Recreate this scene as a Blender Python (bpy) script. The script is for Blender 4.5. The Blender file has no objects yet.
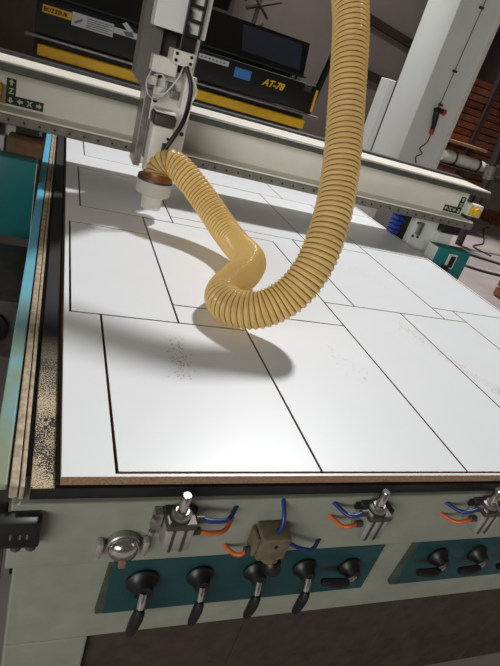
import bpy, bmesh, math, random
from mathutils import Vector, Matrix
random.seed(7)
Z0 = 0.85          # height of the top of the sheet above the workshop floor
scn = bpy.context.scene
COL = scn.collection

# ------------------------------------------------------------------ camera
cam_d = bpy.data.cameras.new('camera'); cam = bpy.data.objects.new('camera', cam_d); COL.objects.link(cam)
cam_d.sensor_fit = 'VERTICAL'; cam_d.sensor_height = 36.0; cam_d.lens = 525.39 / 666 * 36
cam_d.clip_start = 0.02; cam_d.clip_end = 100
r_ = Vector((0.91926, -0.27990, 0.27680)); u_ = Vector((-0.10021, 0.51361, 0.85215)); d_ = Vector((0.38068, 0.81109, -0.44409))
M = Matrix((r_, u_, -d_)).transposed().to_4x4(); M.translation = Vector((-0.0646, -0.6372, 0.642 + Z0))
cam.matrix_world = M
scn.camera = cam

# ------------------------------------------------------------------ world, lights, exposure
w = bpy.data.worlds.new('workshop_air'); scn.world = w; w.use_nodes = True
bg = w.node_tree.nodes['Background']; bg.inputs[0].default_value = (1.0, 0.93, 0.86, 1); bg.inputs[1].default_value = 0.085
lamp_d = bpy.data.lights.new('high_bay_lamp', 'SPOT'); lamp = bpy.data.objects.new('high_bay_lamp', lamp_d); COL.objects.link(lamp)
lamp.location = (4.55, 6.4, 9.0 + Z0); lamp_d.energy = 4500; lamp_d.color = (0.985, 0.99, 1.0)
lamp_d.shadow_soft_size = 0.40; lamp_d.spot_size = math.radians(70); lamp_d.spot_blend = 0.35
lamp.rotation_euler = (Vector((2.5, 2.5, 0)) - lamp.location).to_track_quat('-Z', 'Y').to_euler()
rear_d = bpy.data.lights.new('rear_fill_spot', 'SPOT'); rear = bpy.data.objects.new('rear_fill_spot', rear_d); COL.objects.link(rear)  # added fill spot, brightens the column and the back wall
rear.location = (0.6, 6.0, 5.0 + Z0); rear_d.energy = 620; rear_d.shadow_soft_size = .3; rear_d.spot_size = math.radians(62); rear_d.spot_blend = .5
rear.rotation_euler = (Vector((5.0, 7.5, .5 + Z0)) - rear.location).to_track_quat('-Z', 'Y').to_euler()
fill_d = bpy.data.lights.new('front_fill_light', 'AREA'); fill = bpy.data.objects.new('front_fill_light', fill_d); COL.objects.link(fill)  # added fill light behind the camera, lifts the front-facing surfaces
fill_d.shape = 'RECTANGLE'; fill_d.size = 5.0; fill_d.size_y = 1.8; fill_d.energy = 350; fill_d.color = (.97, 1.0, .97)
fill.location = (-4.5, -5.0, 1.8 + Z0); fill.rotation_euler = (Vector((1.0, 1.6, 1.1)) - fill.location).to_track_quat('-Z', 'Y').to_euler()
scn.view_settings.view_transform = 'Standard'; scn.view_settings.look = 'None'
scn.view_settings.exposure = 0.0; scn.view_settings.gamma = 1.0; scn.view_settings.use_curve_mapping = False

# ------------------------------------------------------------------ materials
def srgb(r, g, b):
    f = lambda c: (c/255/12.92) if c/255 <= .04045 else ((c/255+.055)/1.055)**2.4
    return (f(r), f(g), f(b), 1)
def mat(name, col, rough=.5, metal=0, var=0.0, scale=20, spec=.5, bump=0.0, col2=None, coat=0):
    m = bpy.data.materials.new(name); m.use_nodes = True; nt = m.node_tree; b = nt.nodes['Principled BSDF']
    b.inputs['Roughness'].default_value = rough; b.inputs['Metallic'].default_value = metal
    b.inputs['Specular IOR Level'].default_value = spec; b.inputs['Coat Weight'].default_value = coat
    b.inputs['Base Color'].default_value = col
    if var or bump or col2:
        tc = nt.nodes.new('ShaderNodeTexCoord'); n = nt.nodes.new('ShaderNodeTexNoise'); n.inputs['Scale'].default_value = scale
        n.inputs['Detail'].default_value = 6; n.inputs['Roughness'].default_value = .62
        nt.links.new(tc.outputs['Object'], n.inputs['Vector'])
        if var or col2:
            rp = nt.nodes.new('ShaderNodeValToRGB'); rp.color_ramp.elements[0].position = .34; rp.color_ramp.elements[1].position = .68
            c2 = col2 or tuple(min(1, c*(1+var)) for c in col[:3]) + (1,)
            c1 = col if col2 else tuple(c*(1-var) for c in col[:3]) + (1,)
            rp.color_ramp.elements[0].color = c1; rp.color_ramp.elements[1].color = c2
            nt.links.new(n.outputs['Fac'], rp.inputs['Fac']); nt.links.new(rp.outputs['Color'], b.inputs['Base Color'])
        if bump:
            bp = nt.nodes.new('ShaderNodeBump'); bp.inputs['Strength'].default_value = bump; bp.inputs['Distance'].default_value = .004
            nt.links.new(n.outputs['Fac'], bp.inputs['Height']); nt.links.new(bp.outputs['Normal'], b.inputs['Normal'])
    return m
MAT = {
 'melamine': mat('white_melamine', (.80, .81, .82, 1), .36, var=.015, scale=3),
 'chipboard': mat('chipboard_core', srgb(150, 118, 92), .9, var=.35, scale=240, bump=.5),
 'bed': mat('black_vacuum_bed', srgb(26, 24, 24), .5, var=.3, scale=60),
 'cream': mat('cream_machine_paint', srgb(138, 139, 126), .42, var=.1, scale=12),
 'beam': mat('grey_white_gantry_paint', srgb(246, 240, 226), .4, var=.04, scale=6),
 'steel': mat('dusty_steel', srgb(150, 145, 138), .38, .75, var=.25, scale=30),
 'tan': mat('dusty_guide_rail', srgb(176, 158, 132), .5, .15, var=.35, scale=55, bump=.2),
 'darksteel': mat('dark_steel', srgb(72, 68, 66), .45, .4, var=.3, scale=25),
 'railsteel': mat('worn_rail_steel', srgb(134, 129, 118), .42, .3, var=.25, scale=30),
 'railgreen': mat('grey_green_rail', srgb(88, 89, 80), .45, .3, var=.25, scale=30),
 'black': mat('black_plastic', srgb(20, 19, 19), .42, var=.25, scale=40),
 'blacksheen': mat('black_glossy_panel', srgb(14, 13, 13), .28),
 'teal': mat('teal_paint', srgb(34, 122, 122), .4, var=.08, scale=12),
 'tealpanel': mat('dark_teal_panel', srgb(24, 62, 66), .5, var=.12, scale=15),
 'tealedge': mat('dirty_teal_edge', srgb(62, 66, 50), .7, var=.3, scale=30),
 'chrome': mat('chrome', srgb(215, 213, 208), .16, 1, var=.1, scale=20),
 'alu': mat('anodised_aluminium', srgb(190, 188, 182), .35, .7, var=.08, scale=20),
 'brass': mat('dusty_regulator_metal', srgb(112, 98, 76), .6, .25, var=.25, scale=60, bump=.3),
 'orange': mat('orange_air_tube', srgb(196, 92, 34), .4),
 'blue': mat('blue_air_tube', srgb(28, 50, 110), .4),
 'bluechain': mat('blue_chain', srgb(30, 56, 150), .5),
 'yellow': mat('machine_yellow', srgb(244, 190, 26), .45, var=.1, scale=10),
 'yellow2': mat('switch_yellow', srgb(232, 190, 50), .45),
 'white': mat('white_plastic', srgb(228, 228, 224), .4, var=.03, scale=8),
 'offwhite': mat('off_white_paint', srgb(222, 218, 208), .45, var=.08, scale=14),
 'red': mat('red_plastic', srgb(190, 44, 30), .4),
 'kraft': mat('brown_dusty_cover', srgb(120, 88, 64), .8, var=.35, scale=18, bump=.4),
 'floor': mat('dusty_concrete_floor', srgb(150, 138, 134), .8, var=.16, scale=2.2, col2=None),
 'wall': mat('dim_plaster_wall', srgb(128, 116, 110), .9, var=.1, scale=1.2),
 'darkbeam': mat('dark_beam', srgb(52, 38, 34), .8, var=.2, scale=6),
 'column': mat('grey_white_column_paint', srgb(222, 226, 222), .7, var=.03, scale=3),
 'wood': mat('red_brown_wood', srgb(118, 66, 44), .7, var=.35, scale=9),
 'palewood': mat('pale_wood', srgb(176, 126, 92), .7, var=.2, scale=9),
 'glass': mat('dark_tinted_glass', srgb(52, 56, 70), .12),
 'labelblue': mat('blue_sticker', srgb(70, 140, 215), .4),
 'labelgrey': mat('grey_print', srgb(110, 116, 114), .6),
 'sticker': mat('white_sticker', srgb(205, 208, 206), .5),
 'signgreen': mat('dark_green_sign', srgb(28, 44, 30), .5),
 'signcream': mat('sign_print', srgb(196, 200, 170), .5),
 'dust': mat('sawdust', srgb(186, 156, 116), .95, var=.2, scale=90),
 'paledust': mat('pale_sawdust', srgb(221, 210, 188), .95),
 'castgrey': mat('grey_cast_housing', srgb(108, 104, 99), .55, var=.1, scale=10),
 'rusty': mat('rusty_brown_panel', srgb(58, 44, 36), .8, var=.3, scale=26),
 'fluted': mat('grey_cable', srgb(58, 54, 54), .5),
 'brownring': mat('brown_hose_clamp', srgb(120, 74, 28), .4, .35),
}
def add_cyan():
    m = bpy.data.materials.new('sky_blue_cover_strip'); m.use_nodes = True; nt = m.node_tree; b = nt.nodes['Principled BSDF']
    b.inputs['Roughness'].default_value = .38
    tc = nt.nodes.new('ShaderNodeTexCoord'); n = nt.nodes.new('ShaderNodeTexNoise'); n.inputs['Scale'].default_value = 4.5; n.inputs['Detail'].default_value = 5
    nt.links.new(tc.outputs['Object'], n.inputs['Vector'])
    sp = nt.nodes.new('ShaderNodeSeparateXYZ'); nt.links.new(tc.outputs['Object'], sp.inputs[0])
    mr = nt.nodes.new('ShaderNodeMapRange'); mr.inputs['From Min'].default_value = 1.0; mr.inputs['From Max'].default_value = .30   # dust wear near the loading end
    nt.links.new(sp.outputs['Y'], mr.inputs['Value'])
    mu = nt.nodes.new('ShaderNodeMath'); mu.operation = 'MULTIPLY'; nt.links.new(mr.outputs[0], mu.inputs[0])
    rp0 = nt.nodes.new('ShaderNodeValToRGB'); rp0.color_ramp.elements[0].position = .28; rp0.color_ramp.elements[1].position = .50
    nt.links.new(n.outputs['Fac'], rp0.inputs['Fac']); nt.links.new(rp0.outputs['Color'], mu.inputs[1])
    mx = nt.nodes.new('ShaderNodeMix'); mx.data_type = 'RGBA'; mx.inputs['A'].default_value = srgb(98, 186, 214); mx.inputs['B'].default_value = srgb(136, 146, 118)
    nt.links.new(mu.outputs[0], mx.inputs['Factor']); nt.links.new(mx.outputs['Result'], b.inputs['Base Color'])
    MAT['cyan'] = m
add_cyan()
def add_dusty_bed():
    m = bpy.data.materials.new('black_bed_edge_with_dust'); m.use_nodes = True; nt = m.node_tree; b = nt.nodes['Principled BSDF']
    b.inputs['Roughness'].default_value = .7
    tc = nt.nodes.new('ShaderNodeTexCoord'); n = nt.nodes.new('ShaderNodeTexNoise'); n.inputs['Scale'].default_value = 420; n.inputs['Detail'].default_value = 3
    n2 = nt.nodes.new('ShaderNodeTexNoise'); n2.inputs['Scale'].default_value = 9; n2.inputs['Detail'].default_value = 3
    nt.links.new(tc.outputs['Object'], n.inputs['Vector']); nt.links.new(tc.outputs['Object'], n2.inputs['Vector'])
    sp = nt.nodes.new('ShaderNodeSeparateXYZ'); nt.links.new(tc.outputs['Object'], sp.inputs[0])
    mr = nt.nodes.new('ShaderNodeMapRange'); mr.inputs['From Min'].default_value = .46; mr.inputs['From Max'].default_value = .22
    mr.inputs['To Min'].default_value = 0; mr.inputs['To Max'].default_value = 1
    nt.links.new(sp.outputs['Y'], mr.inputs['Value'])
    a = nt.nodes.new('ShaderNodeMath'); a.operation = 'ADD'; nt.links.new(n.outputs['Fac'], a.inputs[0]); 
    a2 = nt.nodes.new('ShaderNodeMath'); a2.operation = 'MULTIPLY_ADD'; a2.inputs[1].default_value = .55; a2.inputs[2].default_value = -.30
    nt.links.new(n2.outputs['Fac'], a2.inputs[0]); nt.links.new(a2.outputs[0], a.inputs[1])
    rp = nt.nodes.new('ShaderNodeValToRGB'); rp.color_ramp.elements[0].position = .43; rp.color_ramp.elements[1].position = .49
    nt.links.new(a.outputs[0], rp.inputs['Fac'])
    mu = nt.nodes.new('ShaderNodeMath'); mu.operation = 'MULTIPLY'; nt.links.new(rp.outputs['Color'], mu.inputs[0]); nt.links.new(mr.outputs[0], mu.inputs[1])
    mx = nt.nodes.new('ShaderNodeMix'); mx.data_type = 'RGBA'; mx.inputs['A'].default_value = srgb(15, 14, 14); mx.inputs['B'].default_value = srgb(196, 176, 144)
    nt.links.new(mu.outputs[0], mx.inputs['Factor']); nt.links.new(mx.outputs['Result'], b.inputs['Base Color'])
    MAT['dustybed'] = m
add_dusty_bed()
def add_hose(name, col, transp, tcol, rough=.22):
    m = bpy.data.materials.new(name); m.use_nodes = True; nt = m.node_tree; b = nt.nodes['Principled BSDF']; out = nt.nodes['Material Output']
    b.inputs['Base Color'].default_value = col; b.inputs['Roughness'].default_value = rough; b.inputs['Specular IOR Level'].default_value = .6
    tl = nt.nodes.new('ShaderNodeBsdfTranslucent'); tl.inputs[0].default_value = col
    tr = nt.nodes.new('ShaderNodeBsdfTransparent'); tr.inputs[0].default_value = tcol
    m1 = nt.nodes.new('ShaderNodeMixShader'); m1.inputs[0].default_value = .45; nt.links.new(b.outputs[0], m1.inputs[1]); nt.links.new(tl.outputs[0], m1.inputs[2])
    m2 = nt.nodes.new('ShaderNodeMixShader'); m2.inputs[0].default_value = transp; nt.links.new(m1.outputs[0], m2.inputs[1]); nt.links.new(tr.outputs[0], m2.inputs[2])
    nt.links.new(m2.outputs[0], out.inputs['Surface']); MAT[name] = m
add_hose('hose', srgb(248, 222, 158), .25, (1, .84, .5, 1), .18)
add_hose('clear_skirt', srgb(228, 224, 214), .18, (1, .98, .94, 1), .3)

# ------------------------------------------------------------------ mesh helpers
class MB:
    def __init__(s): s.v = []; s.f = []
    def box(s, x0, x1, y0, y1, z0, z1):
        i = len(s.v)
        s.v += [(x0,y0,z0),(x1,y0,z0),(x1,y1,z0),(x0,y1,z0),(x0,y0,z1),(x1,y0,z1),(x1,y1,z1),(x0,y1,z1)]
        s.f += [(i,i+3,i+2,i+1),(i+4,i+5,i+6,i+7),(i,i+1,i+5,i+4),(i+1,i+2,i+6,i+5),(i+2,i+3,i+7,i+6),(i+3,i,i+4,i+7)]
        return s
    def bbox(s, x0, x1, y0, y1, z0, z1, b=.003, seg=2):
        bm = bmesh.new(); bmesh.ops.create_cube(bm, size=1)
        for v in bm.verts: v.co = ((x0+x1)/2+v.co.x*(x1-x0), (y0+y1)/2+v.co.y*(y1-y0), (z0+z1)/2+v.co.z*(z1-z0))
        bmesh.ops.bevel(bm, geom=bm.edges[:], offset=min(b, .45*min(x1-x0, y1-y0, z1-z0)), segments=seg, affect='EDGES', profile=.5)
        return s.add_bm(bm)
    def add_bm(s, bm):
        i = len(s.v); bm.verts.index_update(); s.v += [tuple(v.co) for v in bm.verts]
        s.f += [tuple(i+v.index for v in f.verts) for f in bm.faces]; bm.free(); return s
    def prism(s, pts, axis, a, b):     # polygon (u,v) extruded along axis
        i = len(s.v); n = len(pts)
        def mk(p, t):
            return (t, p[0], p[1]) if axis == 'x' else (p[0], t, p[1]) if axis == 'y' else (p[0], p[1], t)
        s.v += [mk(p, a) for p in pts] + [mk(p, b) for p in pts]
        s.f += [tuple(range(i, i+n)), tuple(range(i+2*n-1, i+n-1, -1))] + [(i+k, i+n+k, i+n+(k+1)%n, i+(k+1)%n) for k in range(n)]
        return s
    def cone(s, p0, p1, r0, r1=None, seg=20, caps=True):
        return s.rings([p0, p1], [r0, r0 if r1 is None else r1], seg, caps)
    def rings(s, pts, rad, seg=16, caps=True):    # smooth swept tube with a radius for each point
        pts = [Vector(p) for p in pts]; n = len(pts); i = len(s.v)
        t0 = (pts[1]-pts[0]).normalized(); up = Vector((0,0,1)) if abs(t0.z) < .9 else Vector((1,0,0))
        nx = t0.cross(up).normalized()
        for k, p in enumerate(pts):
            a = pts[max(0,k-1)]; b = pts[min(n-1,k+1)]
            t = (b-a).normalized() if (b-a).length > 1e-9 else t0
            nx = (nx - t*nx.dot(t)).normalized(); ny = t.cross(nx)
            for j in range(seg):
                an = 2*math.pi*j/seg; s.v.append(tuple(p + (nx*math.cos(an)+ny*math.sin(an))*rad[k])); 
            t0 = t
        for k in range(n-1):
            for j in range(seg):
                s.f.append((i+k*seg+j, i+k*seg+(j+1)%seg, i+(k+1)*seg+(j+1)%seg, i+(k+1)*seg+j))
        if caps:
            s.f.append(tuple(i+j for j in range(seg-1,-1,-1))); s.f.append(tuple(i+(n-1)*seg+j for j in range(seg)))
        return s
    def tube(s, pts, r, seg=10, sub=6):
        c = spline(pts, sub); return s.rings(c, [r]*len(c), seg)
    def disc_stack(s, c, axis, prof, seg=28):     # lathe: prof = [(distance along axis, radius)]
        ax = Vector(axis).normalized(); c = Vector(c)
        pts = [c+ax*a for a, _ in prof]; i = len(s.v)
        up = Vector((0,0,1)) if abs(ax.z) < .9 else Vector((1,0,0)); nx = ax.cross(up).normalized(); ny = ax.cross(nx)
        for p, (_, r) in zip(pts, prof):
            for j in range(seg):
                an = 2*math.pi*j/seg; s.v.append(tuple(p+(nx*math.cos(an)+ny*math.sin(an))*max(r,1e-5)))
        for k in range(len(prof)-1):
            for j in range(seg): s.f.append((i+k*seg+j, i+k*seg+(j+1)%seg, i+(k+1)*seg+(j+1)%seg, i+(k+1)*seg+j))
        s.f.append(tuple(i+j for j in range(seg-1,-1,-1))); s.f.append(tuple(i+(len(prof)-1)*seg+j for j in range(seg)))
        return s
    def build(s, name, m, parent=None, smooth=None, label=None):
        me = bpy.data.meshes.new(name); me.from_pydata(s.v, [], s.f); me.validate()
        bm = bmesh.new(); bm.from_mesh(me); bmesh.ops.recalc_face_normals(bm, faces=bm.faces); bm.to_mesh(me); bm.free()
        me.materials.append(MAT[m] if isinstance(m, str) else m)
        if smooth: 
            for p in me.polygons: p.use_smooth = True
            me.set_sharp_from_angle(angle=math.radians(smooth))
        o = bpy.data.objects.new(name, me); COL.objects.link(o); o.parent = parent
        if label: o['label'] = label
        return o
def spline(pts, sub=8):
    P = [Vector(p) for p in pts]; P = [P[0]*2-P[1]] + P + [P[-1]*2-P[-2]]; out = []
    for k in range(1, len(P)-2):
        a, b, c, d = P[k-1:k+3]
        for j in range(sub):
            t = j/sub; out.append(.5*((2*b)+(c-a)*t+(2*a-5*b+4*c-d)*t*t+(3*b-a-3*c+d)*t**3))
    out.append(P[-2]); return out
def thing(name, label, cat, group=None, loc=(0, 0, 0)):
    o = bpy.data.objects.new(name, None); COL.objects.link(o); o.empty_display_size = .05; o.location = loc
    o['label'] = label; o['category'] = cat
    if group: o['group'] = group
    return o
def tag(o, label=None, cat=None, group=None, kind=None):
    for k, v in (('label', label), ('category', cat), ('group', group), ('kind', kind)):
        if v: o[k] = v
    return o
def text_part(name, txt, size, loc, m, parent, shear=0, bold=0, rot=(math.pi/2, 0, 0), label=None):
    c = bpy.data.curves.new(name, 'FONT'); c.body = txt; c.size = size; c.shear = shear; c.extrude = .0006; c.offset = bold; c.resolution_u = 2
    tmp = bpy.data.objects.new(name+'_tmp', c); COL.objects.link(tmp); bpy.context.view_layer.update()
    me = bpy.data.meshes.new_from_object(tmp.evaluated_get(bpy.context.evaluated_depsgraph_get())); bpy.data.objects.remove(tmp); bpy.data.curves.remove(c)
    me.materials.clear(); me.materials.append(MAT[m]); me.name = name
    o = bpy.data.objects.new(name, me); COL.objects.link(o); o.location = loc; o.rotation_euler = rot; o.parent = parent
    if label: o['label'] = label
    return o
FL = -Z0

# ------------------------------------------------------------------ the setting
tag(MB().box(-2.4, 12.2, -2.1, 9.2, FL-.1, FL).build('floor', 'floor'), 'dusty pinkish concrete workshop floor', kind='structure')
wb = tag(MB().box(-2.4, 12.2, 9.0, 9.2, FL, 3.6).build('wall_back', 'wall'), 'dim brown grey plaster wall behind the machines', kind='structure')
tag(MB().box(12.0, 12.2, -2.1, 9.0, FL, 3.6).build('wall_right', 'wall'), 'dim brown grey side wall of the workshop', kind='structure')
MB().prism([(4.2, 1.95), (7.2, 1.55), (7.2, 1.42), (4.2, 1.82)], 'y', 8.9, 9.0).build('trim_board', 'darkbeam', wb)
MB().prism([(4.6, 1.10), (6.4, .98), (6.4, .84), (4.6, .96)], 'y', 8.9, 9.0).build('trim_board', 'darkbeam', wb)
MB().box(5.75, 5.85, 8.9, 9.0, .95, 1.75).build('trim_board', 'darkbeam', wb)
tag(MB().box(-1.2, -1.0, 0.3, 9.0, FL, 3.6).build('left_shade_wall', 'wall'), 'dim brown grey wall added out of view to shade the left side', kind='structure')  # unseen wall put in to hold light off the left carriage
wd = tag(MB().box(6.98, 7.62, 8.93, 9.0, 2.50, 2.545).box(6.98, 7.62, 8.93, 9.0, 2.955, 3.0).box(6.98, 7.025, 8.93, 9.0, 2.545, 2.955).box(7.575, 7.62, 8.93, 9.0, 2.545, 2.955).build('window_1', 'offwhite'), 'small bright window high on the back wall', kind='structure')
pm = bpy.data.materials.new('daylit_pane'); pm.use_nodes = True; pm.node_tree.nodes['Principled BSDF'].inputs['Emission Color'].default_value = (1, 1, 1, 1); pm.node_tree.nodes['Principled BSDF'].inputs['Emission Strength'].default_value = 1.2
MB().box(7.025, 7.575, 8.96, 8.98, 2.545, 2.955).build('pane', pm, wd)
# concrete columns
c1 = tag(MB().bbox(3.714, 4.29, 5.0, 5.62, FL, 2.9, .006).build('column', 'column'), 'thick pale grey painted column behind the gantry with a red tool', kind='structure')
MB().tube([(4.0, 4.99, 1.9), (3.985, 4.99, 1.3), (3.975, 4.99, .82)], .004).build('wall_cable', 'fluted', c1)
for z in (1.79, 1.16, .80):
    MB().bbox(3.955, 4.01, 4.975, 5.0, z-.012, z+.012, .004).build('cable_clip', 'fluted', c1)
MB().box(4.24, 4.29, 4.985, 5.0, FL, 2.9).build('corner_strip', 'offwhite', c1)
tag(MB().bbox(4.38, 4.50, 6.95, 7.2, FL, .96, .006).build('column', 'column'), 'short pale grey post standing between hose and thick column', kind='structure')

# ------------------------------------------------------------------ the sheet, cut into panels
PAN = [
 (.087,.478,.009,.548, 'white cut panel at the front left carrying small brown wood chips'),
 (.478,.8476,.009,.650, 'white cut panel in the front row crossed by the tip of the hose shadow'),
 (.8476,1.169,.009,.812, 'white cut panel in the middle of the front row, third from the left'),
 (1.169,1.49,.009,.812, 'white cut panel with a long pale dust streak, fourth in the front row'),
 (1.49,1.815,.009,.905, 'white cut panel at the front right corner of the sheet'),
 (.0144,.286,.548,1.19, 'white upright cut panel on the left edge behind the wood chip panel'),
 (.286,.8476,.650,1.375, 'large white cut panel lying directly under the folded yellow hose'),
 (.972,1.383,.812,1.452, 'white cut panel right of the hanging hose, behind the front row'),
 (1.383,1.815,.905,1.545, 'white cut panel on the right edge in front of the teal box'),
 (.052,.408,1.378,1.94, 'white cut panel in the shadow left of the spindle'),
 (.408,1.05,1.455,2.19, 'white cut panel crossed by the gantry shadow right of the spindle'),
 (1.05,1.383,1.452,2.2, 'narrow white cut panel crossed by the gantry shadow behind the hose'),
 (1.383,1.815,1.545,2.2, 'white cut panel under the right end of the gantry beam'),
 (.087,.62,2.2,2.72, 'white cut panel at the back left beyond the gantry beam'),
 (.62,1.2,2.2,2.72, 'white cut panel in the middle of the back row beyond the gantry'),
 (1.2,1.815,2.2,2.72, 'white cut panel at the back right beyond the gantry beam'),
]
TH = .018; K = .0028
def two_tone(name, verts, faces, parent=None):
    me = bpy.data.meshes.new(name); me.from_pydata(verts, [], faces)
    bm = bmesh.new(); bm.from_mesh(me); bmesh.ops.recalc_face_normals(bm, faces=bm.faces); bm.to_mesh(me); bm.free()
    me.materials.append(MAT['melamine']); me.materials.append(MAT['chipboard'])
    for p in me.polygons: p.material_index = 0 if abs(p.normal.z) > .5 else 1
    o = bpy.data.objects.new(name, me); COL.objects.link(o); o.parent = parent; return o
for x0, x1, y0, y1, lab in PAN:
    m = MB().box(x0+K, x1-K, y0+K, y1-K, -TH, 0); tag(two_tone('cut_panel', m.v, m.f), lab, 'panel', 'panels cut from the white sheet')
# the skeleton of waste left between the panels
W, L = 1.830, 2.75
xs = sorted({0, W} | {round(v, 5) for p in PAN for v in (p[0]-K, p[1]+K)}); ys = sorted({0, L} | {round(v, 5) for p in PAN for v in (p[2]-K, p[3]+K)})
def cl(a): 
    o = [a[0]]
    for v in a[1:]:
        if v-o[-1] > 1e-4: o.append(v)
    return o
xs, ys = cl(xs), cl(ys)
def waste(i, j):
    if not (0 <= i < len(xs)-1 and 0 <= j < len(ys)-1): return False
    cx, cy = (xs[i]+xs[i+1])/2, (ys[j]+ys[j+1])/2
    return not any(p[0]-K < cx < p[1]+K and p[2]-K < cy < p[3]+K for p in PAN)
seen = set(); comps = []
for i in range(len(xs)-1):
    for j in range(len(ys)-1):
        if waste(i, j) and (i, j) not in seen:
            st = [(i, j)]; seen.add((i, j)); comp = []
            while st:
                a = st.pop(); comp.append(a)
                for q in ((a[0]+1,a[1]),(a[0]-1,a[1]),(a[0],a[1]+1),(a[0],a[1]-1)):
                    if waste(*q) and q not in seen: seen.add(q); st.append(q)
            comps.append(comp)
comps.sort(key=len, reverse=True)
kept = 0
for comp in comps:
    cs = set(comp); vid = {}; V = []; F = []
    def vx(i, j, z):
        k = (i, j, z)
        if k not in vid: vid[k] = len(V); V.append((xs[i], ys[j], z))
        return vid[k]
    area = sum((xs[i+1]-xs[i])*(ys[j+1]-ys[j]) for i, j in comp)
    if area < .0015: continue
    for i, j in comp:
        F.append((vx(i,j,0),vx(i+1,j,0),vx(i+1,j+1,0),vx(i,j+1,0))); F.append((vx(i,j,-TH),vx(i,j+1,-TH),vx(i+1,j+1,-TH),vx(i+1,j,-TH)))
        for (di, dj, a, b) in ((-1,0,(i,j),(i,j+1)),(1,0,(i+1,j),(i+1,j+1)),(0,-1,(i,j),(i+1,j)),(0,1,(i,j+1),(i+1,j+1))):
            if (i+di, j+dj) not in cs: F.append((vx(*a,0),vx(*b,0),vx(*b,-TH),vx(*a,-TH)))
    o = two_tone('sheet_offcut', V, F); cx = sum(v[0] for v in V)/len(V); cy = sum(v[1] for v in V)/len(V)
    tag(o, ['white leftover rim around the cut panels, reaching the front edge of the table', 'white leftover strip between cut panels under the slanting arm of the hose',
            'small white leftover piece left of the hose bend, behind the wood chip panel', 'tiny white leftover piece behind the fourth front panel at the right'][min(kept, 3)], 'offcut', 'leftovers of the cut sheet'); kept += 1

# ------------------------------------------------------------------ CNC table
cnc = thing('router_table', 'long CNC router table with cream front, black bed and air valves', 'machine', loc=(.9, 1.3, FL))
REP = []                               # parts are modelled in place, then parented keeping that place
def part(mb, name, m, parent=cnc, smooth=None, label=None):
    o = mb.build(name, m, None, smooth, label); REP.append((o, parent)); return o
def text_in(name, txt, size, loc, m, parent, **k):
    o = text_part(name, txt, size, loc, m, None, **k); REP.append((o, parent)); return o
BT, BB = -TH-.001, -.046
part(MB().bbox(-.006, 1.838, .004, 2.80, BB, BT, .002), 'bed', 'bed')
part(MB().bbox(-.043, -.0065, -.002, 2.80, BB, BT-.002, .002), 'bed_edge', 'dustybed', label='black bed edge coated with wood dust')
part(MB().bbox(-.043, 1.838, -.003, .0035, BB, BT-.004, .001), 'bed_front_strip', 'bed')
for y in (.14, .162):
    part(MB().cone((-.026, y, BT-.003), (-.026, y, BT-.0005), .0035, seg=12), 'bolt_hole', 'black')
part(MB().rings(spline([(-.012,.158,BT),(-.016,.160,BT+.004),(-.014,.150,BT+.003),(-.010,.146,BT)], 4), [.002]*13, 8), 'wire_hook', 'black')
part(MB().bbox(-.0585, -.0515, .0, 2.80, -.05, -.022, .002), 'guide_rail', 'tan')
part(MB().bbox(-.0735, -.0605, .004, 2.80, -.05, -.024, .002), 'guide_rail', 'tan')
part(MB().box(-.0735, -.0435, .006, 2.80, -.0615, -.0505), 'rail_seat', 'darksteel')
part(MB().bbox(-.103, -.077, .005, 2.78, -.034, -.022, .003), 'cover_strip', 'cyan', label='sky blue cover strip along the left side')
part(MB().box(-.100, -.074, .012, 2.78, -.30, -.036), 'side_plate', 'darksteel')
part(MB().bbox(1.84, 1.868, 0.06, 2.8, -.12, -.09, .002), 'guide_rail', 'tan')
part(MB().box(1.84, 1.868, .06, 2.8, -.30, -.121), 'side_plate', 'cream')
part(MB().bbox(-.068, 1.868, -.012, .05, -.200, -.0475, .003), 'front_beam', 'cream')
part(MB().bbox(-.055, 1.86, .002, .05, -.445, -.2015, .003), 'lower_front_panel', 'cream')
part(MB().bbox(-.055, .10, .002, .14, FL, -.4455, .004), 'leg', 'cream')
part(MB().bbox(1.72, 1.86, .002, .14, FL, -.4455, .004), 'leg', 'cream')
part(MB().bbox(-.055, .10, 2.6, 2.74, FL, -.301, .004), 'leg', 'cream')
part(MB().bbox(1.72, 1.86, 2.6, 2.74, FL, -.301, .004), 'leg', 'cream')
part(MB().box(-.06, 1.835, .051, 2.74, -.30, -.062), 'bed_frame', 'darksteel')
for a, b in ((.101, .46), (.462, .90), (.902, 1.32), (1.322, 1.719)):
    part(MB().bbox(a, b, .018, .030, FL+.004, -.4455, .002), 'added_kick_panel', 'rusty')  # recessed panels added to keep the space under the table dark
# teal valve panels
for x0, x1 in ((.112, .711), (.806, 1.40)):
    p = part(MB().bbox(x0, x1, -.012, .0015, -.352, -.2005, .002), 'valve_panel', 'tealpanel', label='dark teal plate carrying air valves')
    part(MB().prism([(x0-.012, -.352), (x0, -.352), (x0+.002, -.2005), (x0-.004, -.2005)], 'y', -.010, .0015), 'panel_flange', 'tealedge')
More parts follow.
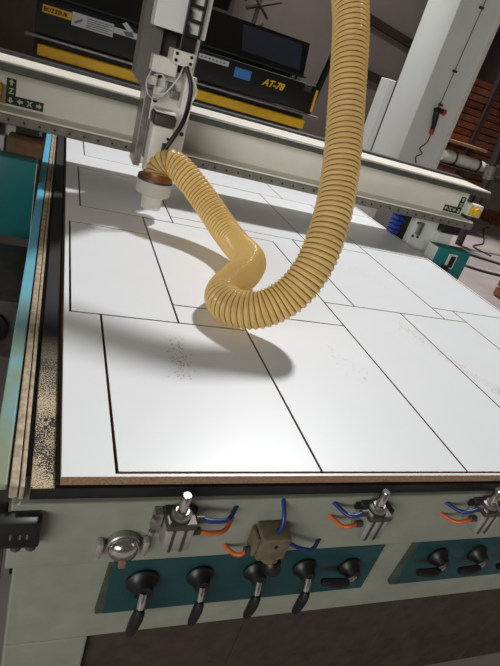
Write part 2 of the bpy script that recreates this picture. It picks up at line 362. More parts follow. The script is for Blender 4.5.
# lever valves: (x, z, lever end dx, dz, thick)
def valve(x, z, dx, dz, k=1.0):
    v = part(MB().disc_stack((x, -.0125, z), (0,-1,0), [(0,.026*k),(.006,.027*k),(.010,.022*k),(.018,.018*k),(.030,.015*k),(.031,.004)]), 'lever_valve', 'black', smooth=40)
    ln = math.hypot(dx, dz); ux, uz = dx/ln, dz/ln
    y = -.046
    part(MB().rings(spline([(x, -.040, z), (x+ux*.012, y, z+uz*.012), (x+ux*.03, y-.006, z+uz*.03)], 4), [.007*k]*9, 10), 'lever_neck', 'chrome', parent=v, smooth=50)
    pts = [(x+ux*t*ln, y-.006-.004*math.sin(3*t), z+uz*t*ln) for t in (.26,.34,.5,.7,.9,.98,1.0)]
    part(MB().rings(pts, [.007*k,.0095*k,.0105*k,.0100*k,.0088*k,.007*k,.002]), 'lever_grip', 'black', parent=v, smooth=50)
    return v
valve(.173, -.255, -.010, -.104, 1.15)
valve(.286, -.252, -.003, -.096)
valve(.406, -.250, -.005, -.096)
valve(.520, -.253, -.004, -.097)
valve(.638, -.262, -.092, .010)
valve(.884, -.250, -.088, .000)
valve(1.008, -.250, -.084, -.008)
valve(1.130, -.250, -.084, -.006)
valve(1.250, -.250, -.084, -.006)
# clamping cylinders on the front beam
def air_tube(pts, m, parent): return part(MB().tube(pts, .0042, 10, 6), 'air_tube', m, parent=parent, smooth=60)
def cylinder(x, side, ends):
    f = -.0135; D = .025
    c = part(MB().bbox(x-.025, x+.025, f-.044, f, -.146+D, -.092+D, .005), 'clamp_cylinder', 'alu', smooth=40)
    for gx in (-.014, .006):
        part(MB().box(x+gx, x+gx+.005, f-.0455, f-.0435, -.145+D, -.093+D), 'slot', 'darksteel', parent=c)
    part(MB().bbox(x-.027, x+.027, f-.047, f, -.0915+D, -.078+D, .003), 'end_cap', 'darksteel', parent=c)
    part(MB().disc_stack((x, f-.024, -.0775+D), (0,0,1), [(0,.018),(.006,.018),(.009,.012),(.012,.012)]), 'gland', 'steel', parent=c, smooth=40)
    part(MB().disc_stack((x, f-.024, -.065+D), (0,0,1), [(0,.0085),(.033,.0085),(.035,.0072)]), 'rod', 'chrome', parent=c, smooth=40)
    part(MB().bbox(x-.034, x+.034, f-.006, f-.0002, -.0775+D, -.056+D-.03, .002) if False else MB().bbox(x-.036, x+.036, f-.008, f-.0002, -.098+D, -.083+D, .002), 'mount_plate', 'black', parent=c)
    sx = x-side*.042
    part(MB().box(min(sx,x-side*.028), max(sx,x-side*.028), f-.018, f, -.128+D, -.082+D).cone((sx,f-.020,-.118+D),(sx,f-.020,-.126+D),.006,seg=10).cone((sx,f-.020,-.086+D),(sx,f-.020,-.094+D),.006,seg=10), 'side_bracket', 'steel' if side>0 else 'darksteel', parent=c)
    for z, m, (ex, ez) in ((-.082+D, 'blue', ends[0]), (-.112+D, 'orange', ends[1])):
        bx = x+side*.026
        part(MB().cone((bx, f-.030, z), (bx+side*.014, f-.030, z), .007, seg=12), 'air_fitting', 'darksteel', parent=c, smooth=40)
        air_tube([(bx+side*.010, f-.030, z), (bx+side*.030, f-.034, z-.002), (bx+(ex-bx)*.72, f-.026, z+(ez-z)*.45-.004), (ex, f+.004, ez)], m, c)
    return c
cylinder(.200, 1, ((.313,-.065),(.313,-.094))); cylinder(.604, -1, ((.518,-.061),(.522,-.098))); cylinder(.905, -1, ((.809,-.071),(.812,-.105)))
# round pressure switch
gx, gz = .118, -.143
g = part(MB().disc_stack((gx, -.0125, gz), (0,-1,0), [(0,.029),(.012,.029),(.014,.027),(.016,.027)]), 'vacuum_gauge', 'steel', smooth=35)
part(MB().disc_stack((gx, -.029, gz), (0,-1,0), [(0,.0265),(.006,.0255),(.012,.021),(.016,.013),(.018,.002)]), 'dome', 'chrome', parent=g, smooth=60)
part(MB().bbox(gx-.007, gx+.006, -.050, -.040, gz-.026, gz-.008, .003), 'spigot', 'kraft', parent=g)
for sx in (-.040, .039):
    part(MB().bbox(gx+sx-.006, gx+sx+.006, -.030, -.0125, gz-.020, gz+.014, .004).cone((gx+sx, -.022, gz-.020), (gx+sx, -.022, gz-.027), .005, seg=10), 'lug', 'alu', parent=g, smooth=40)
# air regulator with black knob
rg = part(MB().bbox(.364, .424, -.060, -.0125, -.162, -.102, .006), 'air_regulator', 'brass', smooth=40)
part(MB().disc_stack((.400, -.040, -.162), (0,-.25,-1), [(0,.021),(.012,.020),(.014,.018)]), 'bowl', 'brass', parent=rg, smooth=40)
part(MB().disc_stack((.408, -.046, -.1765), (.15,-.35,-1), [(0,.017),(.004,.019),(.024,.018),(.029,.014)]), 'knob', 'black', parent=rg, smooth=40)
part(MB().bbox(.355, .364, -.052, -.018, -.156, -.110, .003), 'flange', 'brass', parent=rg)
part(MB().cone((.394,-.0615,-.122),(.394,-.058,-.122),.004,seg=10), 'screw', 'black', parent=rg)
part(MB().cone((.355,-.040,-.150),(.344,-.040,-.151),.007,seg=12), 'air_fitting', 'darksteel', parent=rg)
air_tube([(.350,-.040,-.151),(.336,-.044,-.158),(.325,-.034,-.164),(.315,-.010,-.169)], 'orange', rg)
part(MB().cone((.424,-.040,-.134),(.434,-.040,-.135),.007,seg=12), 'air_fitting', 'darksteel', parent=rg)
air_tube([(.430,-.040,-.135),(.456,-.046,-.146),(.496,-.038,-.164),(.528,-.010,-.170)], 'blue', rg)
air_tube([(.398,-.042,-.103),(.400,-.044,-.086),(.402,-.034,-.066),(.403,-.010,-.050)], 'blue', rg)
# black terminal clamp on the left corner
tc = part(MB().bbox(-.115, -.021, -.040, -.0125, -.116, -.058, .005), 'terminal_clamp', 'black', smooth=40)
for x in (-.055, -.033):
    part(MB().disc_stack((x, -.030, -.114), (0,-.2,-1), [(0,.008),(.010,.008),(.013,.005)]), 'clamp_bolt', 'darksteel', parent=tc, smooth=40)
for x in (-.066, -.052, -.042):
    part(MB().box(x, x+.003, -.0412, -.0395, -.092, -.082), 'mark', 'steel', parent=tc)
# grey pump body low on the left side
pb = part(MB().bbox(-.34, -.105, .86, 1.30, -.36, -.16, .012), 'side_motor', 'darksteel', smooth=40)
part(MB().disc_stack((-.19, .858, -.25), (0,-1,0), [(0,.055),(.012,.055),(.016,.045)]), 'fan_cover', 'black', parent=pb, smooth=40)

# ------------------------------------------------------------------ gantry
ga = thing('gantry', 'long grey white gantry beam spanning the table on teal carriages', 'machine', loc=(.9, 1.95, FL))
def gpart(mb, name, m, smooth=None, parent=ga, label=None): return part(mb, name, m, parent, smooth, label)
XL, XR = -.50, 2.20
gpart(MB().bbox(XL, XR, 1.90, 2.08, .155, .362, .004), 'beam', 'beam')
gpart(MB().bbox(XL, XR+.02, 1.775, 2.01, .3725, .380, .002), 'beam_cap', 'beam')
gpart(MB().bbox(XL, XR+.02, 1.765, 1.899, .344, .372, .004), 'linear_rail', 'railgreen', label='upper grey green linear rail')
lr = gpart(MB().bbox(XL, XR, 1.765, 1.899, .152, .190, .004), 'linear_rail', 'railsteel', label='lower linear rail with bolts')
gpart(MB().bbox(XL, XR-.005, 1.770, 1.899, .1905, .199, .002), 'rail_cover', 'beam')
for k in range(46):
    x = XL+.03+k*.058
    if x < XR: part(MB().cone((x, 1.7655, .171), (x, 1.7625, .171), .005, seg=10), 'rail_bolt', 'black', parent=lr)
gpart(MB().bbox(XL, XR, 2.015, 2.08, .3625, .392, .002), 'back_lip', 'darksteel')
gpart(MB().bbox(XR+.001, XR+.03, 1.90, 2.08, .17, .371, .003), 'end_plate', 'darksteel')
# axis signs: an L of arrows and letters
def axis_sign(xv, xh0, xh1, zb, mirror):
    zt = zb+.10; s = .036
    if not mirror: poly = [(xv,zb),(xh1,zb),(xh1,zb+s),(xv+s,zb+s),(xv+s,zt),(xv,zt)]
    else: poly = [(xh0,zb),(xv+s,zb),(xv+s,zt),(xv,zt),(xv,zb+s),(xh0,zb+s)]
    sg = gpart(MB().prism(poly, 'y', 1.8975, 1.8997), 'axis_sign', 'signgreen', label='dark green L shaped axis sign')
    def arrow(cx, cz, ax, az):
        px, pz = -az, ax; a = .012
        P = [(cx+ax*a, cz+az*a), (cx+px*a, cz+pz*a), (cx+px*.005, cz+pz*.005), (cx+px*.005-ax*a*.9, cz+pz*.005-az*a*.9),
             (cx-px*.005-ax*a*.9, cz-pz*.005-az*a*.9), (cx-px*.005, cz-pz*.005), (cx-px*a, cz-pz*a)]
        part(MB().prism(P, 'y', 1.8968, 1.8978), 'arrow', 'signcream', parent=sg)
    h = s/2
    if not mirror:
        hx = [xv+s+ (xh1-xv-s)*t for t in (.17,.5,.84)]
        arrow(xv+h, zt-.015, 0, 1); arrow(xv+h, zb+.016, 0, -1); arrow(hx[0], zb+h, -1, 0); arrow(hx[2], zb+h, 1, 0)
    else:
        hx = [xh0+(xv-xh0)*t for t in (.17,.5,.84)]
        arrow(xv+h, zt-.015, 0, 1); arrow(xv+h, zb+.016, 0, -1); arrow(hx[0], zb+h, -1, 0); arrow(hx[2], zb+h, 1, 0)
    text_in('letter', 'Z', .030, (xv+.009, 1.8972, zb+.042), 'signcream', sg, bold=.001)
    text_in('letter', 'X', .030, (hx[1]-.010, 1.8972, zb+.008), 'signcream', sg, bold=.001)
axis_sign(-.263, 0, -.118, .207, False)
axis_sign(2.150, 2.06, 0, .203, True)
# emergency switch on the right end of the beam
es = gpart(MB().bbox(2.19, 2.285, 1.84, 1.899, .215, .285, .006), 'stop_switch', 'white', smooth=40)
part(MB().disc_stack((2.225, 1.84, .248), (0,-1,0), [(0,.028),(.006,.028),(.007,.016),(.02,.016),(.022,.024),(.034,.024),(.038,.018)]), 'switch_button', 'yellow2', parent=es, smooth=40)
part(MB().bbox(2.191, 2.206, 1.837, 1.8395, .219, .281, .001), 'switch_plate', 'yellow2', parent=es)
ls = gpart(MB().bbox(-.36, -.278, 1.85, 1.899, .212, .285, .005), 'limit_switch', 'yellow2', smooth=40)
# carriages
def carriage(sx):       # sx=+1 right, -1 left
    X = lambda a: .915+sx*(a-.915)
    o = 0 if sx > 0 else .045
    def bb(a1, a2, *r, **k): return MB().bbox(min(X(a1),X(a2)), max(X(a1),X(a2)), *r, **k)
    bx = gpart(bb(1.902+o, 2.13+o, 1.609, 1.70, -.26, .062, b=.003), 'carriage_box', 'teal', smooth=40, label='teal drive cover')
    part(bb(1.899+o, 1.902+o, 1.612, 1.697, -.255, .059, b=.001), 'side_cover', 'white', parent=bx)
    if sx > 0:
        part(bb(1.985, 2.045, 1.602, 1.6085, -.045, .04, b=.003), 'motor_plate', 'offwhite', parent=bx)
        part(bb(2.000, 2.030, 1.592, 1.602, -.035, .03, b=.004), 'motor_socket', 'black', parent=bx)
        part(MB().disc_stack((X(1.99), 1.608, -.048), (0,-1,0), [(0,.022),(.02,.022),(.024,.017)]), 'motor_shaft', 'black', parent=bx, smooth=40)
    gpart(bb(1.96+o, 2.12+o, 1.92, 2.04, -.26, .151, b=.004), 'upright', 'offwhite')
    gpart(bb(1.885+o*1.3, 2.05+o, 1.86, 1.918, -.04, .151, b=.004), 'bracket', 'white')
    gpart(bb(2.035+o, 2.14+o, 1.81, 1.859, .0, .095, b=.004), 'bracket', 'white')
    gpart(bb(2.055+o, 2.165+o, 1.80, 1.90, .098, .150, b=.006), 'servo_motor', 'black')
    for a, z in ((1.905, .11), (1.94, .11), (1.905, .03), (1.94, .03)):
        gpart(MB().cone((X(a+o), 1.8605, z), (X(a+o), 1.855, z), .008, seg=10), 'bolt', 'darksteel')
    gpart(bb(1.91+o, 1.935+o, 1.835, 1.8595, .045, .12, b=.004), 'slide_block', 'steel')
carriage(1); carriage(-1)
gpart(MB().bbox(1.836, 1.883, 1.90, 1.98, -.018, .150, .006), 'chain_guard', 'black')
for k in range(5):
    gpart(MB().bbox(1.79, 1.835, 1.90, 1.97, .008+k*.027, .032+k*.027, .006), 'chain_link', 'bluechain')
gpart(MB().bbox(-.235, -.10, 1.705, 1.83, .035, .118, .012, 3), 'dusty_cover', 'kraft', smooth=50)
gpart(MB().bbox(-.21, -.12, 1.785, 1.86, .120, .149, .004), 'slide_block', 'black')

# ------------------------------------------------------------------ spindle carriage
sc = thing('spindle_carriage', 'grey router head with white cover, drag chain and spindle on the gantry', 'machine', loc=(.31, 1.6, FL))
def spart(mb, name, m, smooth=None, parent=sc, label=None): return part(mb, name, m, parent, smooth, label)
spart(MB().prism([(.197,.47),(.224,.437),(.2735,.437),(.2735,1.02),(.197,1.02)], 'y', 1.625, 1.761), 'side_rail_housing', 'castgrey')
spart(MB().bbox(.246, .2735, 1.62, 1.761, .135, .436, .003), 'lower_side_plate', 'steel')
pl = spart(MB().bbox(.2745, .435, 1.62, 1.66, .15, .52, .004), 'carriage_plate', 'offwhite')
for x, z in ((.288,.49),(.415,.49),(.288,.40),(.415,.40),(.288,.30),(.418,.30),(.288,.20),(.418,.22)):
    part(MB().cone((x,1.6215,z),(x,1.618,z),.0085,seg=14), 'bolt', 'black', parent=pl)
spart(MB().bbox(.2745, .43, 1.661, 1.761, .14, 1.0, .004), 'slide_body', 'darksteel')
# z axis cover with drag chain
cv = spart(MB().bbox(.217, .405, 1.50, 1.598, .652, 1.05, .003), 'motor_cover', 'white')
for k in range(9):
    z = .650+k*.046
    l = MB()
    l.box(.320, .327, 1.472, 1.4985, z, z+.0455).box(.374, .381, 1.472, 1.4985, z, z+.0455).box(.327, .374, 1.472, 1.4985, z, z+.011)
    l.box(.327, .335, 1.474, 1.4985, z+.011, z+.036)
    spart(l, 'chain_link', 'black')
spart(MB().bbox(.30, .378, 1.478, 1.60, .552, .600, .004), 'chain_anchor', 'offwhite')
for x, z in ((.312,.588),(.366,.588),(.312,.566),(.366,.566)):
    spart(MB().cone((x,1.4785,z),(x,1.475,z),.006,seg=10), 'bolt', 'black')
spart(MB().bbox(.322, .38, 1.51, 1.60, .601, .651, .003), 'chain_tail', 'black')
spart(MB().bbox(.375, .398, 1.54, 1.62, .40, .651, .003), 'conduit_bar', 'offwhite')
spart(MB().bbox(.242, .335, 1.54, 1.62, .505, .562, .004), 'valve_block', 'offwhite')
for k, (x, z) in enumerate(((.262,.47),(.33,.465),(.40,.47),(.30,.44),(.355,.44))):
    spart(MB().bbox(x-.016, x+.016, 1.592, 1.6205, z-.016, z+.016, .004), 'solenoid', ('offwhite','steel','white')[k % 3])
for pts in ([(.25,1.60,.50),(.235,1.56,.46),(.25,1.55,.42),(.29,1.58,.41),(.31,1.60,.44)], [(.36,1.56,.55),(.34,1.53,.50),(.30,1.55,.43),(.27,1.60,.42)], [(.40,1.60,.52),(.43,1.57,.48),(.415,1.57,.43),(.37,1.60,.42)], [(.265,1.6,.49),(.29,1.56,.50),(.305,1.56,.46),(.29,1.6,.43)]):
    spart(MB().tube(pts, .0032, 8, 6), 'air_hose', 'sticker', smooth=60)
# spindle
sp = spart(MB().bbox(.268, .345, 1.425, 1.52, .150, .338, .006), 'spindle', 'offwhite', smooth=40)
part(MB().bbox(.264, .349, 1.420, 1.525, .339, .384, .012, 3), 'spindle_cap', 'darksteel', parent=sp, smooth=40)
part(MB().bbox(.268, .345, 1.424, 1.522, .385, .392, .003), 'spindle_lid', 'offwhite', parent=sp)
spart(MB().bbox(.275, .340, 1.521, 1.62, .18, .33, .004), 'spindle_mount', 'steel')
part(MB().bbox(.312, .334, 1.408, 1.4245, .225, .285, .004), 'plug', 'black', parent=sp)
for z in (.20, .30):
    part(MB().cone((.330,1.425,z),(.330,1.421,z),.006,seg=10), 'bolt', 'black', parent=sp)
part(MB().bbox(.279, .289, 1.4235, 1.425, .195, .208, .0005), 'blue_mark', 'labelblue', parent=sp)
spart(MB().tube([(.322,1.402,.245),(.318,1.385,.262),(.338,1.385,.31),(.366,1.40,.37),(.380,1.43,.43),(.378,1.45,.50),(.352,1.47,.555)], .0085, 12, 8), 'spindle_cable', 'black', smooth=60)
# dust shoe
spart(MB().rings([(.309,1.40,.160),(.309,1.40,.146)], [.066,.068], 32), 'shoe_top', 'darksteel', smooth=40)
spart(MB().rings([(.309,1.40,.1455),(.309,1.40,.098),(.309,1.40,.092)], [.066,.066,.060], 36), 'dust_shoe', 'clear_skirt', smooth=40)
spart(MB().rings([(.312,1.405,.0915),(.312,1.405,.035)], [.042,.038], 32, caps=False), 'brush_skirt', 'clear_skirt', smooth=40)

# ------------------------------------------------------------------ dust hose
CTRL = [(0.311,1.366,0.1605),(0.313,1.376,0.185),(0.326,1.373,0.213),(0.358,1.356,0.230),(0.409,1.304,0.203),(0.473,1.240,0.152),(0.528,1.136,0.099),(0.565,1.019,0.072),(0.568,0.885,0.082),
        (0.524,0.781,0.083),(0.463,0.703,0.073),(0.420,0.644,0.063),(0.411,0.599,0.056),(0.438,0.553,0.060),(0.491,0.526,0.079),(0.547,0.523,0.121),(0.585,0.529,0.175),(0.615,0.550,0.241),(0.640,0.595,0.322),
        (0.657,0.645,0.393),(0.668,0.717,0.500),(0.669,0.813,0.644),(0.664,0.960,0.862),(.615,1.14,1.05),(.58,1.34,1.26),(.56,1.50,1.6),(.55,1.56,2.0),(.55,1.58,2.4)]
RAD = .0495
ho = thing('dust_hose', 'translucent golden ribbed dust hose looping from above down to the spindle', 'hose', loc=(.5, .6, 0))
cl_ = spline(CTRL, 40)
for _ in range(2):        # even out the bends
    q_ = [v.copy() for v in cl_]
    for k in range(10, len(cl_)-10): cl_[k] = sum((q_[k+d] for d in range(-10, 11, 2)), Vector())/11
# resample at even arc length
S = [0]
for a, b in zip(cl_, cl_[1:]): S.append(S[-1]+(b-a).length)
TOT = S[-1]
def at(s):
    import bisect
    k = min(max(bisect.bisect(S, s)-1, 0), len(cl_)-2); t = (s-S[k])/max(S[k+1]-S[k], 1e-9); return cl_[k].lerp(cl_[k+1], t)
pidx = lambda i: S[min(i*40, len(S)-1)]
def pitch(s):      # ribs crowd together where the hose folds
    c = pidx(11); g = math.exp(-((s-c)/.16)**2); return .0152*(1-g)+.0105*g
hv = []; hf = []; SEG = 40; wv = []; 
ph = 0; s = 0; rows = []
NP = 10
while s < TOT:
    rows.append((s, ph)); ds = pitch(s)/NP; s += ds; ph += 2*math.pi/NP
nx = None; rib_shade = []; wr = []
for k, (s, ph) in enumerate(rows):
    p = at(s); t = (at(min(s+.006, TOT))-at(max(s-.006, 0))).normalized()
    if nx is None: nx = t.cross(Vector((0,1,0))).normalized()
    nx = (nx-t*nx.dot(t)).normalized(); ny = t.cross(nx); amp = .0031*max(.8, min(1, pitch(s)/.0125))
    for j in range(SEG):
        an = 2*math.pi*j/SEG; c = math.cos(ph-an); prof = abs(math.cos((ph-an)/2))**.7 if False else (.5+.5*c)**.6
        hv.append(tuple(p+(nx*math.cos(an)+ny*math.sin(an))*(RAD-amp+2*amp*prof)))
    # brown spiral in the valley stands for rib shade, one turn per pitch
    an = ph-math.pi
    rib_shade.append(p+(nx*math.cos(an)+ny*math.sin(an))*(RAD-amp+.0012)); wr.append(.0014)
n = len(rows)
for k in range(n-1):
    for j in range(SEG): hf.append((k*SEG+j, k*SEG+(j+1)%SEG, (k+1)*SEG+(j+1)%SEG, (k+1)*SEG+j))
mbh = MB(); mbh.v = hv; mbh.f = hf
REP.append((mbh.build('hose_wall', 'hose', None, smooth=80), ho))
fine = spline(rib_shade, 2)
REP.append((MB().rings(fine, [.0013]*len(fine), 6).build('rib_shade_spiral', 'brownring', None, smooth=80), ho))
part(MB().rings([(.311,1.367,.1605),(.311,1.367,.1625),(.311,1.370,.178),(.311,1.370,.180)], [.055,.058,.058,.055], 36), 'hose_clamp', 'brownring', parent=ho, smooth=40)

# ------------------------------------------------------------------ edge banding machine behind
eb = thing('edge_banding_machine', 'black edge banding machine with yellow beam and AT-78 lettering behind the gantry', 'machine', loc=(.7, 3.8, FL))
def epart(mb, name, m, smooth=None, parent=eb, label=None): return part(mb, name, m, parent, smooth, label)
epart(MB().bbox(-.22, 1.64, 3.34, 4.2, FL+.08, .25, .01), 'base', 'darksteel')
for x in (-.15, 1.5): epart(MB().bbox(x, x+.1, 3.4, 4.1, FL, FL+.08, .006), 'foot', 'black')
epart(MB().bbox(-.215, 1.655, 3.25, 3.34, .300, .366, .012, 3), 'guard_bar', 'yellow', smooth=40)
epart(MB().bbox(-.225, -.214, 3.255, 3.335, .305, .361, .003), 'bar_cap', 'black')
epart(MB().bbox(-.29, 1.75, 3.24, 3.30, .396, .412, .005), 'roller_track', 'steel', smooth=40)
epart(MB().box(-.24, 1.66, 3.34, 4.2, .25, .40), 'conveyor_body', 'black')
fp = epart(MB().bbox(-.24, 1.68, 3.285, 3.40, .418, .606, .006), 'front_panel', 'blacksheen')
hd = epart(MB().prism([(3.36,.640),(3.42,.860),(4.15,.90),(4.15,.640)], 'x', -.30, 1.58), 'hood', 'blacksheen')
epart(MB().bbox(-.26, 1.56, 3.42, 4.15, .6065, .6395, .003), 'hood_seat', 'black')
epart(MB().box(-.30, 1.60, 3.350, 3.361, .632, .644), 'hood_lip', 'signgreen')
# tinted window in the sloping hood front
wn = MB(); q = lambda x, t: (x, 3.36+.06*t-.002, .640+.22*t)
wn.v = [q(1.08,.18), q(1.54,.14), q(1.52,.90), q(1.06,.90)] ; wn.v += [(a, b+.0015, c) for a, b, c in wn.v]
wn.f = [(0,1,2,3),(7,6,5,4),(0,4,5,1),(1,5,6,2),(2,6,7,3),(3,7,4,0)]
part(wn, 'hood_window', 'glass', parent=hd)
YF = 3.2845
def sticker(name, x0, x1, z0, z1, m, lab=None): 
    return part(MB().box(x0, x1, YF-.0012, YF, z0, z1), name, m, parent=fp, label=lab)
sticker('name_plate', -.205, -.038, .540, .582, 'yellow', 'yellow name plate with black lettering')
text_in('lettering', 'BOZZEUR', .031, (-.199, YF-.002, .550), 'black', fp, bold=.0012)
sticker('sticker', -.036, .215, .518, .592, 'sticker', 'white sticker with grey print')
part(MB().prism([(-.022,.538),(-.012,.530),(.030,.556),(.022,.568)], 'y', YF-.0025, YF-.0013), 'print', 'labelgrey', parent=fp)
for k in range(5):
    part(MB().box(.052, .205-.02*(k % 2), YF-.0025, YF-.0013, .527+k*.012, .532+k*.012), 'print', 'labelgrey', parent=fp)
sticker('sticker', .217, .42, .546, .580, 'sticker')
part(MB().prism([(.27,.572),(.295,.548),(.345,.552),(.330,.578)], 'y', YF-.0025, YF-.0013), 'print', 'labelgrey', parent=fp)
part(MB().prism([(.262,.610),(.285,.625),(.335,.585),(.30,.578)], 'y', YF-.02, YF-.0013), 'paper_scrap', 'sticker', parent=fp)
sticker('sticker', .72, .992, .554, .586, 'sticker')
for k in range(9): part(MB().box(.735+k*.027, .752+k*.027, YF-.0025, YF-.0013, .565, .574), 'print', 'labelgrey', parent=fp)
sticker('sticker', 1.043, 1.166, .508, .570, 'labelblue', 'blue sticker')
text_in('lettering', 'AT-78', .062, (1.262, YF-.002, .513), 'yellow', fp, shear=.35, bold=.0025, label='yellow AT-78 lettering')
epart(MB().bbox(1.681, 1.70, 3.285, 3.36, .43, .585, .003), 'end_strip', 'yellow')
epart(MB().bbox(1.58, 1.64, 3.28, 3.2845, .555, .60, .002), 'latch', 'darksteel')
for x in (1.50, 1.545): epart(MB().bbox(x, x+.025, 3.37, 3.42, .607, .64, .003), 'hinge', 'steel')
epart(MB().prism([(1.71,.40),(1.75,.40),(1.83,1.0),(1.80,1.0)], 'y', 3.42, 3.46), 'support_arm', 'black')
# dark stand with rods behind the hood
st = thing('rod_stand', 'dark stand with crossed rods against the back wall above the hood', 'stand', loc=(2.3, 7.4, FL))
part(MB().tube([(2.3,7.4,FL),(2.3,7.4,.9),(2.33,7.4,1.5)], .03, 10), 'post', 'darkbeam', parent=st)
for a, b in (((2.15,7.4,1.22),(2.60,7.36,1.42)), ((2.15,7.36,1.45),(2.48,7.4,1.18)), ((2.1,7.38,1.30),(2.36,7.38,1.62)), ((2.2,7.37,1.0),(2.44,7.4,1.1))):
    part(MB().cone(a, b, .024, .018, 8), 'rod', 'darkbeam', parent=st)
part(MB().cone((2.3,7.4,FL),(2.3,7.4,FL+.05),.25,.20,20), 'foot', 'darkbeam', parent=st)
sh = thing('storage_rack', 'dark storage rack standing left of the crossed rods', 'rack', loc=(1.5, 7.5, FL))
for x in (1.1, 1.9): part(MB().box(x, x+.06, 7.3, 7.7, FL, 1.9), 'upright', 'darkbeam', parent=sh)
for z in (.3, .75, 1.05, 1.35, 1.65): part(MB().box(1.1, 1.96, 7.28, 7.72, z, z+.05), 'shelf', 'darksteel', parent=sh)
part(MB().box(1.16, 1.9, 7.45, 7.7, FL, 1.9), 'back_panel', 'darkbeam', parent=sh)

# ------------------------------------------------------------------ things on the column, the floor and at the right
tl = thing('air_gun', 'red and black hand tool hanging on the pale column', 'tool', loc=(3.96, 4.95, .6))
part(MB().rings([(3.945,4.955,.72),(3.955,4.95,.66),(3.975,4.95,.58),(3.985,4.955,.52)], [.034,.036,.028,.024], 12), 'grip', 'black', parent=tl, smooth=50)
part(MB().rings([(3.985,4.955,.535),(3.992,4.955,.48)], [.029,.026], 12), 'grip_end', 'red', parent=tl, smooth=50)
part(MB().rings([(3.90,4.95,.735),(3.945,4.95,.745),(4.01,4.95,.74)], [.022,.03,.028], 12), 'body', 'black', parent=tl, smooth=50)
part(MB().rings([(4.01,4.95,.740),(4.045,4.95,.738),(4.06,4.95,.737)], [.029,.036,.020], 12), 'nozzle', 'red', parent=tl, smooth=50)
part(MB().tube([(3.945,4.955,.75),(3.955,4.97,.80),(3.965,4.985,.83)], .006, 8), 'hook', 'fluted', parent=tl)
part(MB().tube([(3.992,4.955,.48),(3.985,4.96,.38),(3.93,4.965,.30),(3.99,4.965,.25),(3.93,4.97,.20),(3.97,4.97,.12)], .007, 8), 'cord', 'fluted', parent=tl, smooth=60)

rk = thing('board_stack', 'tall rack of red brown boards behind the column at the right', 'rack', loc=(6.0, 7.0, FL))
for x in (5.32, 5.95, 6.58): part(MB().box(x, x+.08, 6.6, 7.3, FL, 2.4), 'upright', 'darkbeam', parent=rk)
for col in range(2):
    for k in range(17):
        x0 = 5.40+col*.63; z = -.32+k*.098; j = random.uniform(-.03, .03)
        part(MB().box(x0+.005, x0+.545, 6.66+j, 7.25, z, z+.082), 'board', 'wood', parent=rk)
part(MB().box(5.30, 6.12, 6.35, 6.60, .415, .455), 'shelf_edge', 'palewood', parent=rk)
part(MB().box(5.2, 6.7, 6.30, 6.59, .06, .10), 'shelf_edge', 'darkbeam', parent=rk)
part(MB().box(5.30, 6.68, 6.59, 7.31, -.5, -.42), 'base_board', 'darkbeam', parent=rk)
bd = thing('wrapped_bundle', 'long white wrapped bundle lying on the board rack', 'bundle', loc=(5.9, 6.45, .10))
part(MB().rings(spline([(5.42,6.46,.205),(5.6,6.45,.21),(5.9,6.45,.205),(6.2,6.46,.20),(6.34,6.46,.185)], 4), [.075,.095,.10,.098,.09,.088,.09,.095,.09,.086,.088,.09,.088,.08,.07,.06,.05], 14), 'wrapping', 'offwhite', parent=bd, smooth=60)
for x in (5.62, 6.1): part(MB().rings([(x,6.452,.207),(x+.03,6.452,.207)], [.101,.101], 16), 'strap', 'fluted', parent=bd)
pp = thing('steel_pipe', 'dark upright steel pipe with a coupling at the right', 'pipe', loc=(5.6, 5.5, FL))
part(MB().tube([(5.62,5.5,FL),(5.56,5.5,.2),(5.44,5.5,1.0),(5.30,5.5,2.4)], .055, 14), 'shaft', 'darksteel', parent=pp, smooth=60)
part(MB().rings([(5.577,5.5,.14),(5.545,5.5,.32)], [.085,.085], 18), 'coupling', 'steel', parent=pp, smooth=40)
part(MB().cone((5.57,5.46,.18),(6.6,5.52,.12),.03,.03,10), 'side_branch', 'darkbeam', parent=pp)

cb = MB().tube([(7.8,7.3,FL+.012),(7.5,7.1,FL+.012),(7.05,6.6,FL+.012),(6.45,5.9,FL+.012),(5.95,5.55,FL+.012),(6.0,5.2,FL+.012)], .012, 8, 8).build('power_cable', 'fluted', smooth=60)
tag(cb, 'thin dark cable snaking over the far floor towards the pipe', 'cable')
cb = MB().tube([(5.0,5.2,FL+.016),(5.4,5.05,FL+.016),(5.75,4.90,FL+.016),(6.2,4.78,FL+.016),(7.2,4.8,FL+.016),(8.2,4.9,FL+.016)], .016, 8, 8).build('power_cable', 'fluted', smooth=60)
tag(cb, 'upper thick dark cable lying across the floor behind teal box', 'cable')
cb = MB().tube([(4.7,4.65,FL+.016),(5.0,4.4,FL+.016),(5.5,4.3,FL+.016),(6.4,4.25,FL+.016),(7.5,4.2,FL+.016)], .016, 8, 8).build('power_cable', 'fluted', smooth=60)
tag(cb, 'lower thick dark cable lying across the floor behind teal box', 'cable')
cr = thing('wooden_crate', 'orange brown wooden crate on the floor at the right edge', 'crate', loc=(4.9, 3.4, FL))
for k in range(4): part(MB().bbox(4.62, 5.1, 3.12, 3.6, FL+.01+k*.1, FL+.095+k*.1, .01), 'plank', 'palewood', parent=cr)
wp = thing('timber_pile', 'low pile of reddish planks on the far floor beside the pipe', 'planks', loc=(9.2, 8.0, FL))
for k in range(4): part(MB().box(8.2, 10.4, 7.7+k*.16, 7.82+k*.16, FL, FL+.10+.09*(k % 2)), 'plank', 'wood', parent=wp)

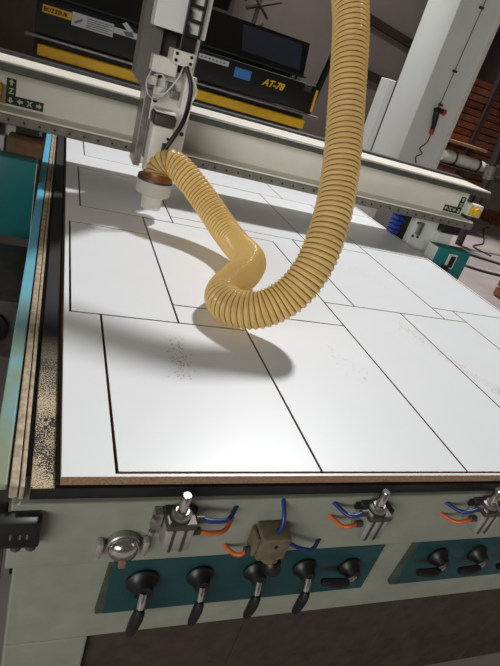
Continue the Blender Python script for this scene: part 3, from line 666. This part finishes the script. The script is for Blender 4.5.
# ------------------------------------------------------------------ sawdust
def flakes(name, spots, m, lab, smax):
    V = []; F = []
    for x, y in spots:
        a = random.uniform(0, 6.28); l = random.uniform(.4, 1)*smax; b = l*random.uniform(.25, .6); z = .0003+random.random()*.0004
        c, s_ = math.cos(a), math.sin(a); i = len(V)
        for du, dv, dz in ((-l,-b,0),(l,-b,.0002),(l,b,.0001),(-l,b,.0002)): V.append((x+du*c-dv*s_, y+du*s_+dv*c, z+dz))
        V.append((x, y, z+.0005)); F += [(i,i+1,i+4),(i+1,i+2,i+4),(i+2,i+3,i+4),(i+3,i,i+4)]
    me = bpy.data.meshes.new(name); me.from_pydata(V, [], F); me.materials.append(MAT[m]); o = bpy.data.objects.new(name, me); COL.objects.link(o)
    return tag(o, lab, 'sawdust', kind='stuff')
sp1 = []
for k in range(120):
    t = random.random(); sp1.append((.252+.012*random.gauss(0,1)+.012*t, .30+.16*t+random.gauss(0,.012)))
flakes('wood_chips', sp1, 'dust', 'small brown wood chips scattered on the front left panel', .0028)
def streak(a, b, n, w):
    o = []
    for k in range(n):
        t = min(1, max(0, random.betavariate(1.2, 1.2))); o.append((a[0]+(b[0]-a[0])*t+random.gauss(0,w), a[1]+(b[1]-a[1])*t+random.gauss(0,w)))
    return o
flakes('fine_sawdust', streak((1.10,.72), (1.24,.30), 200, .016)+streak((1.24,.36),(1.23,.26),80,.012), 'paledust', 'pale dust streak on the fourth front panel', .0034)
flakes('fine_sawdust', streak((1.58,.70), (1.66,.40), 150, .018), 'paledust', 'pale dust streak on the front right corner panel', .0034)
flakes('fine_sawdust', streak((.72,.50), (.76,.36), 40, .02), 'paledust', 'faint pale dust on the panel crossed by the hose shadow tip', .0025)
flakes('fine_sawdust', streak((1.16,1.22), (1.25,1.06), 70, .03), 'paledust', 'faint pale dust on the panel right of the hanging hose', .003)

# ------------------------------------------------------------------ parent the parts in place, raise everything onto the floor
bpy.context.view_layer.update()
for o, p in REP:
    if p.parent is None and p.type == 'EMPTY': o.location = o.location - p.location
for o, p in REP: o.parent = p
for o in list(bpy.data.objects):
    if o.parent is None and o.type in ('MESH', 'EMPTY'): o.location.z += Z0
